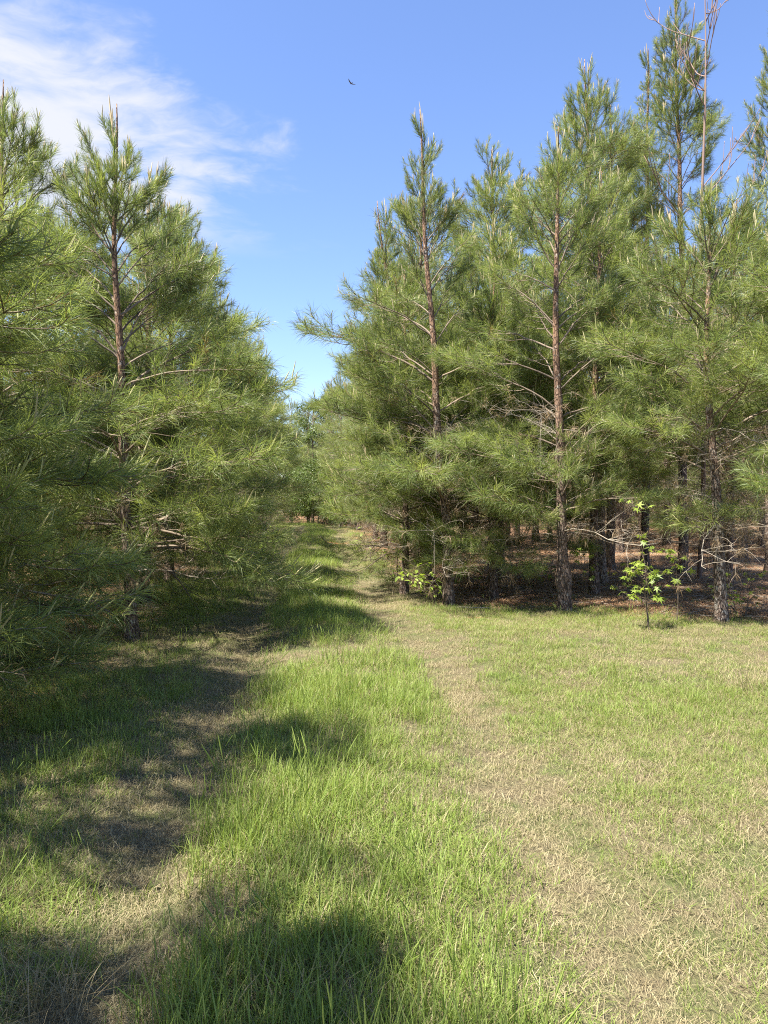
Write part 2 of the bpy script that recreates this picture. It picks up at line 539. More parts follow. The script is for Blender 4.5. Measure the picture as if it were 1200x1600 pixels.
LIB, LIB_LOD = {}, {}
for ki, kind in enumerate(KINDS):
    for v in range(5):
        bufs = gen_branch(100 * ki + v, kind)
        LIB[kind, v] = (bufs[0].mesh('branch', M_twig, True), bufs[1].mesh('needles', M_needle), bufs[2].mesh('candles', M_candle))
    for v in range(4):
        LIB_LOD[kind, v] = [b.arrays() for b in gen_branch(500 + 100 * ki + v, kind, True)]
for v in range(2):
    bufs = gen_leader(50 + v)
    LIB['leader', v] = (bufs[0].mesh('leader_shoot', M_twig, True), bufs[1].mesh('needles', M_needle), bufs[2].mesh('candles', M_candle))
    LIB_LOD['leader', v] = [b.arrays() for b in gen_leader(60 + v, True)]


def gen_dead(seed, L):
    """a bare dead limb with crooked twigs and a few brown needles"""
    rng = np.random.default_rng(seed)
    b, nd = Buf(), Buf()

    def go(p, az, pit, ln, r, lev):
        n = 7
        pts = [np.array(p, float)]
        for k in range(n):
            az += rng.normal(0, 9)
            pit += rng.normal(-2, 8)
            c = math.cos(R(pit))
            pts.append(pts[-1] + ln / n * np.array([c * math.cos(R(az)), c * math.sin(R(az)), math.sin(R(pit))]))
        tube(b, pts, np.linspace(r, r * 0.3, n + 1), 4 if lev == 0 else 3, rng.uniform(0.2, 1))
        if lev and rng.random() < 0.22:
            needles_on(nd, pts, 0.4, 14, rng, 0.14, 0.0035, 0.5, False, (20, 70), 1.6)
        if lev < 2:
            for _ in range(8 if lev == 0 else 3):
                k = rng.integers(1, n)
                go(pts[k], az + rng.choice([-1, 1]) * rng.uniform(30, 70), pit + rng.normal(0, 25), ln * rng.uniform(0.25, 0.5), r * 0.5, lev + 1)
    go((0, 0, 0), 0, rng.uniform(15, 40), L, 0.0056 * max(L, 0.9), 0)
    return b, nd


DEAD = []
for v in range(6):
    b_, n_ = gen_dead(900 + v, (1.3, 1.0, 0.7, 1.5, 0.55, 0.9)[v])
    DEAD.append((b_.mesh('dead_branch', M_deadwood, True), n_.mesh('dry_needles', M_dead) if n_.n else None))
DEAD_ARR = [gen_dead(900 + v, (1.3, 1.0, 0.7, 1.5, 0.55, 0.9)[v]) for v in range(6)]

PROF = {
    'spire': ([0, .14, .25, .38, .52, .66, .78, .9, 1], [1.4, 1.7, 2.0, 2.0, 1.7, 1.15, .66, .42, .3]),
    'full': ([0, .14, .25, .38, .52, .66, .80, .92, 1], [1.45, 1.8, 2.1, 2.1, 1.9, 1.5, 1.05, .62, .36]),
    'slim': ([0, .2, .35, .5, .65, .8, .92, 1], [.9, 1.2, 1.6, 1.6, 1.35, .95, .55, .35]),
    'tall': ([0, .5, .6, .7, .8, .9, 1], [.5, .8, 1.15, 1.1, .8, .55, .35]),
}


def stem_mesh(stem, r0, rng, lichen=0.0, sides=14, knots=()):
    """trunk: tapered, flared at the foot, a little lumpy"""
    H = stem[-1][2]
    n = max(10, int(H / 0.14)) if sides > 8 else 12
    z = np.linspace(0, 1, n) ** 1.15 * H
    S = np.array(stem)
    x, y = np.interp(z, S[:, 2], S[:, 0]), np.interp(z, S[:, 2], S[:, 1])
    if n > 12:
        k = np.ones(5) / 5
        pad = lambda q: np.convolve(np.pad(q, 2, mode='edge'), k, 'valid')
        x, y = pad(x), pad(y)
        x = x + 0.012 * np.sin(z * 2.3 + rng.uniform(0, 6))
        y = y + 0.012 * np.sin(z * 1.9 + rng.uniform(0, 6))
    f = z / H
    rad = r0 * (1 - f) ** 0.85 + 0.006
    rad = rad * (1 + 0.42 * np.exp(-z / 0.16)) * (1 + 0.05 * np.sin(z * 11) * rng.random(n))
    for (kz, ks, kw) in knots:
        rad = rad * (1 + ks * np.exp(-((z - kz) / kw) ** 2))
    b = Buf()
    z2 = z.copy()
    z2[0] = -0.12
    tube(b, np.stack([x, y, z2], -1), rad, sides, f, 0.16, rng)
    return b.mesh('trunk', M_bark_lichen if lichen else M_bark, True), (lambda q: (np.interp(q, z, x), np.interp(q, z, y), np.interp(q, z, rad)))


def plan_branches(H, base, prof, size, rng, whorl=0.42, per=(4, 6)):
    """heights, directions and lengths of the live branches"""
    P = PROF[prof]
    out, z, a0 = [], base, rng.uniform(0, 360)
    while z < H - 0.95:
        t = z / H
        n = rng.integers(per[0], per[1] + 1)
        for k in range(n):
            L = np.interp(t, *P) * size * rng.uniform(0.72, 1.15)
            out.append((z + rng.uniform(-0.12, 0.12), a0 + 360 * k / n + rng.normal(0, 14), L, rng.normal(0, 7) + np.interp(z, [0.6, 1.3, 2.4], [-32, -20, 0])))
        a0 += rng.uniform(40, 80)
        z += whorl * rng.uniform(0.75, 1.25) * (1.0 if t < 0.7 else 0.8)
    return out


def kind_for(L):
    return 'low' if L > 1.55 else 'mid' if L > 0.98 else 'top'


def branch_matrix(p, az, pitch, s):
    return Matrix.Translation(p) @ Matrix.Rotation(R(az), 4, 'Z') @ Matrix.Rotation(R(-pitch), 4, 'Y') @ Matrix.Diagonal((s, s, s, 1))


def pine(x, y, stem, r0, label, seed, base=1.0, prof='full', size=1.0, lichen=0.0, dead=(0.5, 2.2, 12), group='pines of the plantation',
         extra=(), knots=(), whorl=0.45, per=(4, 6), skip=None, leader=True):
    """a pine close enough to show its branches: trunk, branch > needles, candles"""
    rng = np.random.default_rng(seed)
    root = add_obj('pine_tree', None, None, (x, y, hz(x, y)))
    root.empty_display_size = 0.3
    tag(root, label, 'pine tree', group)
    H = stem[-1][2]
    me, at = stem_mesh(stem, r0, rng, lichen, knots=knots)
    add_obj('trunk', me, root)
    todo = plan_branches(H, base, prof, size, rng, whorl, per)
    if skip:
        todo = [t for t in todo if not skip(*t)]
    todo += list(extra)
    for (z, az, L, pt) in todo:
        kd = kind_for(L)
        v = int(rng.integers(5))
        s = L / KINDS[kd][0]
        cx, cy, cr = at(z)
        wme, nme, cme = LIB[kd, v]
        br = add_obj('branch', wme, root, mat=branch_matrix((cx, cy, z), az, pt, s))
        tag(add_obj('needles', nme, br), kind='stuff')
        if len(cme.vertices):
            tag(add_obj('candles', cme, br), kind='stuff')
    if leader:
        cx, cy, _ = at(H - 1.3)
        wme, nme, cme = LIB['leader', seed % 2]
        ld = add_obj('leader_shoot', wme, root, mat=branch_matrix((cx, cy, H - 1.3), rng.uniform(0, 360), 0, 1))
        tag(add_obj('needles', nme, ld), kind='stuff')
        tag(add_obj('candles', cme, ld), kind='stuff')
    for k in range(int(dead[2] * 1.5)):
        z = rng.uniform(dead[0], dead[1])
        cx, cy, cr = at(z)
        bm, nm = DEAD[int(rng.integers(6))]
        db = add_obj('dead_branch', bm, root, mat=branch_matrix((cx, cy, z), rng.uniform(0, 360), rng.normal(0, 9), rng.uniform(0.6, 1.1)))
        if nm:
            tag(add_obj('dry_needles', nm, db), kind='stuff')
    return root


def px_stem(pts, d):
    """stem points read off the photo at distance d -> x of the foot, local stem points"""
    x0 = (pts[0][0] - 600) / F * d
    z0 = EYE - (pts[0][1] - HOR) / F * d
    return x0, [((p[0] - pts[0][0]) / F * d + (p[2] if len(p) > 2 else 0) * 0, (p[2] if len(p) > 2 else 0.0), EYE + (HOR - p[1]) / F * d - z0) for p in pts]


# --- the pines along the left of the track
d = 8.7
x0, st = px_stem([(204, 1000), (200, 850), (193, 690), (187, 520), (182, 380), (184, 260), (184, 165)], d)
pine(x0, d, st, 0.064, 'pine with a bare reddish trunk beside the left wheel rut, its foot in shade', 11, 1.0, 'spire', 1.0, whorl=0.36,
     dead=(0.4, 2.0, 12), skip=lambda z, a, L, p: 2.2 < z < 4.2 and math.cos(R(a + 71)) > 0.68, extra=[(1.7, 10, 2.0, -4), (2.3, 5, 2.1, 2), (1.3, -10, 1.7, -12), (1.0, 20, 1.8, -16), (1.05, -35, 1.5, -14)], per=(4, 6))
pine(-3.95, 5.3, [(0, 0, 0), (0.05, 0, 3), (0, 0, 5.6)], 0.085, 'closest pine at the left edge, its low needled boughs reaching over the shaded grass', 12, 0.5, 'spire', 1.05, per=(5, 7),
     dead=(0.3, 1.4, 8), extra=[(1.9, 12, 1.75, -10), (1.2, -8, 1.7, -14), (0.75, 5, 1.9, -26), (1.5, 28, 1.8, -6), (2.3, 5, 1.7, 0), (0.9, -30, 2.0, -24), (0.7, -15, 1.9, -28), (1.1, 15, 2.1, -20), (1.4, -25, 2.0, -12), (0.65, -48, 1.8, -28), (1.0, 2, 2.2, -22)])
pine(-6.1, 6.9, [(0, 0, 0), (0.0, 0, 3), (0.08, 0, 6.3)], 0.08, 'second-row pine in deep shade at the left edge behind the closest one', 19, 0.5, 'full', 1.0)
pine(-4.75, 9.5, [(0, 0, 0), (0.0, 0, 3), (0.08, 0, 6.75)], 0.08, 'pine rising beside the cloud at the left edge, half hidden by the closest boughs', 13, 0.6, 'full', 0.98)
pine(-3.65, 11.7, [(0, 0, 0), (0.05, 0, 3), (0.1, 0, 6.1)], 0.08, 'pine directly behind the bare-trunked one on the left, a little lower', 14, 0.7, 'full', 0.95, per=(4, 7))
pine(-4.1, 14.7, [(0, 0, 0), (0, 0, 3), (0.05, 0, 7.2)], 0.085, 'bushy pine midway along the left row where boughs hang over the rut', 15, 0.65, 'full', 1.0, per=(5, 7))
pine(-3.2, 3.3, [(0, 0, 0), (0, 0, 3), (0.05, 0, 6.3)], 0.085, 'pine level with the near grass just outside the left of the view', 16, 1.3, 'full', 0.72, dead=(0.3, 1.4, 5), per=(3, 4))
pine(-2.75, 1.0, [(0, 0, 0), (0, 0, 3), (0.05, 0, 6.3)], 0.085, 'pine behind the viewpoint whose shade lies on the nearest grass', 17, 1.3, 'full', 0.75, dead=(0.3, 1.4, 5), per=(3, 4))
pine(-5.2, 2.0, [(0, 0, 0), (0, 0, 3), (0.05, 0, 6.6)], 0.085, 'second-row pine outside the left of the view, shading the near left grass', 18, 0.8, 'full', 0.9, dead=(0.3, 1.4, 5), per=(4, 5))

# --- the pines at the front of the right-hand stand
d = 11.6
x0, st = px_stem([(703, 945), (698, 830), (688, 720), (678, 560), (666, 400), (658, 250), (655, 175)], d)
pine(x0, d, st, 0.074, 'slim leaning pine with a tall spire, front of the right stand nearest the track', 21, 1.5, 'spire', 0.85,
     dead=(0.6, 2.6, 20), extra=[(3.35, 172, 2.35, 4), (3.0, 160, 1.7, 4), (2.55, 150, 1.6, -4), (2.4, 30, 1.3, 10), (1.6, -60, 1.1, -10), (1.7, -140, 1.2, -8), (1.5, 170, 1.5, -8), (1.3, 20, 1.3, -10), (2.0, 60, 1.8, 0), (2.1, 120, 1.8, 0)],
     skip=lambda z, a, L, p: z > 2.1 and z < 5.4 and math.cos(R(a + 95)) > 0.4)
d = 10.8
x0, st = px_stem([(882, 958), (880, 850), (872, 650), (866, 400), (872, 260), (872, 205)], d)
pine(x0, d, st, 0.078, 'pine with a swollen knotted trunk foot in the middle of the right stand front', 22, 1.3, 'full', 0.82,
     dead=(1.0, 2.8, 18), knots=((0.45, 0.55, 0.16),), extra=[(2.0, 200, 1.6, -5), (1.5, 215, 1.3, -12), (1.2, 190, 1.5, -14), (1.6, -80, 0.9, -12), (1.1, -60, 0.8, -12), (1.4, 10, 1.2, -8), (1.9, 120, 1.7, 0), (2.3, 60, 1.7, 0)],
     skip=lambda z, a, L, p: 2.2 < z < 5.0 and math.cos(R(a + 103)) > 0.4)
d = 9.85
x0, st = px_stem([(1130, 975), (1120, 800), (1108, 640), (1100, 520), (1105, 420), (1108, 300)], d)
pine(x0, d, st, 0.07, 'pale lichened pine trunk at the right edge under thick drooping bright needles', 23, 1.9, 'full', 0.92, lichen=1.0,
     dead=(1.2, 2.8, 22), extra=[(2.6, -60, 1.9, 4), (3.0, -20, 1.9, 6), (2.2, -35, 1.6, 0)])
pine(1.9, 13.5, [(0, 0, 0), (0.05, 0, 3), (0.0, 0, 6.4)], 0.07, 'lower pine filling the gap between the slim spired pine and the knotted one', 32, 1.2, 'full', 0.85, dead=(0.5, 2.0, 16))
pine(3.45, 12.6, [(0, 0, 0), (0.0, 0, 3), (0.1, 0, 6.9)], 0.07, 'bright bushy pine close behind the knotted pine on its right', 33, 1.8, 'full', 0.85, per=(3, 5), dead=(0.5, 2.2, 18))
pine(0.35, 13.3, [(0, 0, 0), (0.05, 0, 3), (0.0, 0, 5.6)], 0.06, 'short full pine just left of and behind the slim spired pine', 34, 0.75, 'full', 0.86, dead=(0.3, 1.3, 8))
pine(1.75, 12.3, [(0, 0, 0), (-0.05, 0, 3), (0.0, 0, 5.2)], 0.06, 'short full pine in front of the gap between the spired and the knotted pine', 35, 0.75, 'full', 0.8, dead=(0.3, 1.3, 8))
pine(5.5, 9.2, [(0, 0, 0), (-0.05, 0, 3), (0.1, 0, 5.9)], 0.07, 'pine just beyond the right edge whose bright boughs hang into view', 38, 1.5, 'full', 1.0, dead=(0.4, 1.6, 10))
d = 15.2
x0, st = px_stem([(668, 905), (655, 760), (640, 640), (620, 530), (602, 410), (588, 315)], d)
pine(x0, d, st, 0.085, 'pine leaning left over the track behind the slim spired one', 24, 1.4, 'spire', 0.85, dead=(0.5, 2.4, 14))
pine(2.35, 15.6, [(0, 0, 0), (0, 0, 4), (-0.2, 0, 8.6)], 0.09, 'thick-trunked pine in the second line between the spired and the knotted pine', 25, 1.4, 'full', 0.98, dead=(0.5, 2.6, 16))
pine(3.95, 13.9, [(0, 0, 0), (-0.1, 0, 3), (-0.35, 0, 9.4)], 0.092, 'grey lichened trunk just behind and right of the knotted pine, tall crown', 26, 1.9, 'full', 0.92, lichen=1.0, dead=(0.5, 3.2, 24))
pine(5.7, 12.7, [(0, 0, 0), (0, 0, 3), (0.1, 0, 6.5)], 0.08, 'pine behind the lichened trunk at the right edge with many dead twigs', 27, 1.9, 'full', 0.95, dead=(0.4, 2.8, 24))
pine(4.9, 16.6, [(0, 0, 0), (0, 0, 3), (-0.05, 0, 10.0)], 0.095, 'tall pine topping the middle of the right stand skyline', 28, 3.0, 'slim', 0.95, dead=(0.5, 3.2, 20))
pine(5.55, 16.3, [(0, 0, 0), (0, 0, 5), (0.0, 0, 11.0)], 0.085, 'slender bare-poled pine close left of the taller bare-poled one', 39, 7.2, 'tall', 0.62, dead=(2.5, 7.0, 16), per=(2, 4))
pine(6.15, 15.8, [(0, 0, 0), (0, 0, 5), (-0.25, 0, 11.9)], 0.095, 'bare-poled tall pine left of the dead tree against the sky', 29, 6.8, 'tall', 1.1, per=(3, 5), dead=(2.5, 7.0, 24))
pine(7.75, 15.4, [(0, 0, 0), (0, 0, 5), (0.1, 0, 11.4)], 0.095, 'tall pine at the top right edge, right of the dead tree', 30, 5.8, 'tall', 0.85, per=(2, 4), dead=(2.5, 6.6, 20))

# --- pines farther off: trunk and crown, a handful of crowns shared
CROWNS = []


def gen_crown(seed, H, base, prof, size):
    rng = np.random.default_rng(seed)
    nb, cb, wb = Buf(), Buf(), Buf()
    for (z, az, L, pt) in plan_branches(H, base, prof, size, rng, 0.52, (4, 5)) + [(H - 1.3, 0, -1, 0)]:
        kd = 'leader' if L < 0 else kind_for(L)
        s = 1.0 if L < 0 else L / KINDS[kd][0]
        arrs = LIB_LOD[kd, int(rng.integers(2 if L < 0 else 4))]
        m = np.array(branch_matrix((0, 0, z), az, 0 if L < 0 else pt, s))
        for bf, (v, q, t, a) in zip((wb, nb, cb), arrs):
            if len(v):
                bf.add(v @ m[:3, :3].T + m[:3, 3], q, t, a)
    db, dn = Buf(), Buf()
    for k in range(26):
        i = int(rng.integers(6))
        m = np.array(branch_matrix((0, 0, rng.uniform(0.5, base + 0.6)), rng.uniform(0, 360), rng.normal(0, 14), rng.uniform(0.8, 1.3)))
        for bf, src in ((db, DEAD_ARR[i][0]), (dn, DEAD_ARR[i][1])):
            if src.n:
                v, q, t, a = src.arrays()
                bf.add(v @ m[:3, :3].T + m[:3, 3], q, t, a)
    return dict(H=H, crown=nb.mesh('crown', M_needle), limbs=wb.mesh('limbs', M_twig, True), candles=cb.mesh('candles', M_candle),
                dead=db.mesh('dead_twigs', M_deadwood, True), dry=dn.mesh('dry_needles', M_dead),
                trunk=stem_mesh([(0, 0, 0), (0.04, 0.03, H * 0.5), (0, 0, H)], 0.09, rng, 0.0, 9)[0])


for i, (H, base, prof, size) in enumerate([(7.4, 1.0, 'full', 1.0), (7.8, 1.2, 'full', 1.0), (8.2, 1.3, 'full', 0.95), (8.6, 1.5, 'full', 0.95), (8.4, 1.5, 'slim', 1.0), (7.0, 0.7, 'full', 1.05)]):
    CROWNS.append(gen_crown(700 + i, H, base, prof, size))


def far_pine(x, y, variant, H, rz, label, group):
    c = CROWNS[variant]
    s = H / c['H']
    root = add_obj('pine_tree', None, None, (x, y, hz(x, y)))
    root.rotation_euler = (0, 0, rz)
    root.scale = (s, s, s)
    tag(root, label, 'pine tree', group)
    add_obj('trunk', c['trunk'], root)
    cr = add_obj('crown', c['crown'], root)
    cr['kind'] = 'stuff'
    for nm in ('limbs', 'candles'):
        tag(add_obj(nm, c[nm], cr), kind='stuff')
    dt = tag(add_obj('dead_twigs', c['dead'], root), kind='stuff')
    tag(add_obj('dry_needles', c['dry'], dt), kind='stuff')
    return root


rng = np.random.default_rng(77)
placed = [(o.location.x, o.location.y) for o in SC.objects if o.name.startswith('pine_tree')]


def free(x, y, r=1.7):
    return all((x - a) ** 2 + (y - b) ** 2 > r * r for a, b in placed)


for (x, y, H, var, lab) in [(-2.5, 44, 8.9, 3, 'tall pine at the far bend, its crown forming the right side of the sky gap'),
                            (-3.3, 48.5, 9.2, 2, 'pine farthest down the track, rising behind the broad-leaved shrubs in the sky gap'),
                            (-1.3, 39.5, 8.6, 0, 'full pine right of the far bend, just nearer than the one edging the sky gap'),
                            (-6.7, 41, 8.9, 1, 'tall far pine in the left row forming the left side of the sky gap'),
                            (-6.0, 33, 8.3, 0, 'full pine in the left row, just nearer than the tall one at the sky gap')]:
    placed.append((x, y))
    far_pine(x, y, var, H, y, lab, 'pines about the sky gap')
ORD = 'zeroth first second third fourth fifth sixth seventh eighth ninth tenth eleventh twelfth thirteenth fourteenth fifteenth sixteenth seventeenth eighteenth nineteenth twentieth'.split()
front = 0
# right stand
for k in range(6):
    yy = 12.6
    while yy < (55, 26, 31, 29, 34, 34)[k]:
        y = yy + rng.uniform(-0.4, 0.4) + (k % 2) * 1.2
        x = float(rut_r(np.array(y))) + 1.75 + 2.7 * k + rng.uniform(-0.3, 0.3)
        yy += 2.6
        if x > 0.53 * y + 2.0 or not free(x, y, 2.9 if x > 2.0 and y < 20 else 1.7) or float(right_line(np.array(x), np.array(y))) < (-0.3 if k == 0 else 0.35):
            continue
        placed.append((x, y))
        H = rng.uniform(7.6, 9.2) + (0.6 if k > 1 else 0.2)
        var = int(rng.choice([1, 2, 3])) if k == 0 else int(rng.choice([2, 3, 4])) if y < 24 else int(rng.choice([0, 1, 2, 3]))
        if k == 0:
            front += 1
            lab = f'bushy pine edging the right of the track, {ORD[front]} in line beyond the left-leaning one'
        elif k < 3:
            lab = 'pine inside the right-hand stand behind the front trunks, pine straw round its foot'
        else:
            lab = 'pine deep in the right-hand stand, seen only between nearer crowns'
        far_pine(x, y, var, H, rng.uniform(0, 6.28), lab, 'pines within the right-hand stand')
# left rows
front = 0
for k in range(3):
    yy = 16.5 if k == 0 else 10.5
    while yy < (43, 26, 13)[k]:
        y = yy + rng.uniform(-0.4, 0.4) + (k % 2) * 1.2
        x = float(rut_l(np.array(y))) - 2.0 - 2.6 * k + rng.uniform(-0.25, 0.25)
        yy += 2.7
        if x < -0.53 * y - 2.0 or not free(x, y):
            continue
        placed.append((x, y))
        H = rng.uniform(7.1, 8.2)
        front += k == 0
        lab = f'bushy pine in the receding row on the left, {ORD[front]} after the one overhanging the rut' if k == 0 else 'pine behind the first row on the left, in the shade of its neighbours'
        far_pine(x, y, int(rng.choice([0, 1, 5])), H, rng.uniform(0, 6.28), lab, 'pines of the left-hand rows')
# across the end of the track
for (x, y) in [(-3.6, 51), (-2.2, 48.5), (-5.2, 52.5), (-1.5, 52), (-3.8, 56), (-6, 60), (-9, 57), (-15, 57)]:
    if free(x, y, 1.4):
        placed.append((x, y))
        far_pine(x, y, int(rng.integers(6)), rng.uniform(7.2, 9), rng.uniform(0, 6.28), 'pine closing the far end of the grassy track', 'pines at the end of the track')

# ------------------------------------------------------------------ dead tree against the sky
def snag():
    rng = np.random.default_rng(31)
    d = 14.6
    x = (1095 - 600) / F * d
    root = add_obj('dead_tree', None, None, (x, d, hz(x, d)))
    tag(root, 'bare dead pine with reddish leafless limbs reaching past the top of the picture', 'dead tree')
    H = 11.4
    b = Buf()
    z = np.linspace(0, H, 40)
    tube(b, np.stack([0.05 * np.sin(z * 0.8), 0.04 * np.cos(z * 0.6), z - 0.1 * (z == 0)], -1), 0.042 * (1 - z / H) ** 0.8 + 0.006, 9, z / H, 0.12, rng)
    add_obj('trunk', b.mesh('trunk', M_snag, True), root)
    for k in range(18):
        zz = rng.uniform(6.3, 11.0) if k > 4 else rng.uniform(3, 5.5)
        az, pit, L = k * 137.5 + rng.normal(0, 20), rng.uniform(28, 50), rng.uniform(1.6, 2.8) * (1.2 - zz / 16)
        b = Buf()

        def go(p, az, pit, ln, r, lev):
            pts = [np.array(p, float)]
            for j in range(8):
                pit += (2.6 if lev == 0 else 3.5) + rng.normal(0, 4)
                az += rng.normal(0, 5)
                c = math.cos(R(min(pit, 86)))
                pts.append(pts[-1] + ln / 8 * np.array([c * math.cos(R(az)), c * math.sin(R(az)), math.sin(R(min(pit, 86)))]))
            tube(b, pts, np.linspace(r, 0.0045, 9), 5, rng.uniform(0.2, 0.9))
            if lev < 1:
                for q in range(4):
                    i = int(rng.integers(2, 8))
                    go(pts[i], az + rng.choice([-1, 1]) * rng.uniform(25, 55), pit - 12, ln * rng.uniform(0.3, 0.5), 0.008, lev + 1)
        go((0.05 * math.sin(zz * 0.8), 0.04 * math.cos(zz * 0.6), zz), az, pit, L, 0.0115, 0)
        add_obj('limb', b.mesh('limb', M_snag, True), root)


snag()


# ------------------------------------------------------------------ broad-leaved trees at the end of the track
def leaf_cloud(buf, centres, radii, n, rng, size):
    for c, r in zip(centres, radii):
        m = int(n * r * r / 0.25)
        q = unit(rng.normal(size=(m, 3))) * (rng.random(m) ** 0.45)[:, None] * r * np.array([1, 1, 0.75])
        p = c + q
        u = unit(rng.normal(size=(m, 3)) + [0, 0, 0.6])
        a = unit(np.cross(u, rng.normal(size=(m, 3))))
        bb = np.cross(u, a)
        s = size * rng.uniform(0.6, 1.3, m)[:, None]
        V = np.stack([p - a * s, p + bb * s * 0.55, p + a * s, p - bb * s * 0.55], 1).reshape(-1, 3)
        buf.add(V, np.arange(m * 4).reshape(-1, 4), None, np.repeat(np.clip(rng.normal(0.5, 0.2, m), 0, 1), 4))


def broadleaf(x, y, H, spread, base, label, seed, mat, size=0.07, n=120, name='broadleaf_tree', cat='tree', group=None):
    rng = np.random.default_rng(seed)
    root = add_obj(name, None, None, (x, y, hz(x, y)))
    tag(root, label, cat, group)
    b, lv = Buf(), Buf()
    cs, rs = [], []
    tube(b, [(0, 0, -0.1), (0.03, 0, H * 0.3), (0.0, 0.05, H * 0.6), (0.05, 0, H * 0.92)], [0.012 * H, 0.01 * H, 0.006 * H, 0.008], 7, 0.3)
    for k in range(int(16 * max(1, spread))):
        zz = rng.uniform(base, 0.9) * H
        az = rng.uniform(0, 6.28)
        ln = spread * rng.uniform(0.4, 1.0) * (1.15 - 0.75 * abs(zz / H - 0.45))
        pts = [np.array([0.02, 0.02, zz]) + np.array([math.cos(az) * ln * s, math.sin(az) * ln * s, 0.55 * ln * s + 0.1 * s * s]) for s in np.linspace(0, 1, 5)]
        tube(b, pts, np.linspace(0.02, 0.005, 5), 4, 0.4)
        for s in (2, 3, 4):
            cs.append(pts[s] + rng.normal(0, 0.08, 3))
            rs.append(rng.uniform(0.2, 0.42) * (0.6 + 0.4 * spread))
    leaf_cloud(lv, cs, rs, n, rng, size)
    add_obj('trunk', b.mesh('trunk', M_twig, True), root)
    tag(add_obj('crown', lv.mesh('crown', mat), root), kind='stuff')
    return root


broadleaf(-4.5, 48.5, 8.2, 1.6, 0.15, 'tall broad-leaved tree showing pale green at the foot of the sky gap', 41, M_leaf_far, 0.055, 150)
broadleaf(-3.9, 45.5, 4.0, 1.7, 0.08, 'bushy broad-leaved shrub where the track bends out of sight', 42, M_leaf_far, 0.05, 150)
broadleaf(-2.4, 42, 2.8, 1.3, 0.08, 'low leafy shrub on the right of the track near its far bend', 43, M_leaf, 0.045, 160)
broadleaf(-5.0, 50, 3.6, 1.7, 0.08, 'darker rounded broad-leaved shrub behind the bushy one at the bend', 44, M_leaf_far, 0.055, 150)
broadleaf(-5.7, 47.5, 3.4, 1.6, 0.03, 'light green brush left of the bushy shrub, closing the lane end', 46, M_leaf_far, 0.05, 140)
broadleaf(-6.8, 50, 4.2, 1.8, 0.03, 'light green brush farthest left at the lane end under the pines', 47, M_leaf_far, 0.055, 140)
broadleaf(-3.3, 47.3, 2.6, 1.5, 0.03, 'low pale brush right of the bushy shrub at the lane end', 48, M_leaf_far, 0.05, 140)
broadleaf(-1.9, 45, 4.8, 1.6, 0.1, 'leafy young broad-leaved tree among the pines right of the far bend', 45, M_leaf_far, 0.055, 150)


# ------------------------------------------------------------------ saplings: every leaf a part
def star_leaf_mesh():
    V, T = [(0, 0, 0)], []
    ring = []
    for i, (ang, rr) in enumerate([(-150, .3), (-112, .8), (-82, .32), (-48, 0.95), (-24, .38), (0, 1.08), (24, .38), (48, 0.95), (82, .32), (112, .8), (150, .3), (180, .12)]):
        a = R(ang)
        ring.append((rr * math.cos(a) + 0.1, rr * math.sin(a), -0.18 * rr * rr))
    V += ring
    n = len(ring)
    T = [(0, 1 + i, 1 + (i + 1) % n) for i in range(n)]
    return mesh_from('leaf', np.array(V), np.zeros((0, 4), int), np.array(T), np.full(len(V), 0.55), M_leaf, True)


STAR = star_leaf_mesh()
oval = [(0, 0, 0), (0.35, 0.3, 0.03), (0.8, 0.36, 0.0), (1.3, 0.2, -0.1), (1.65, 0, -0.22), (1.3, -0.2, -0.1), (0.8, -0.36, 0.0), (0.35, -0.3, 0.03), (0.8, 0, -0.06)]
OVAL = mesh_from('leaf', np.array(oval, float), np.zeros((0, 4), int), np.array([(8, i, (i + 1) % 8) for i in range(8)]), np.full(9, 0.5), M_leaf, True)


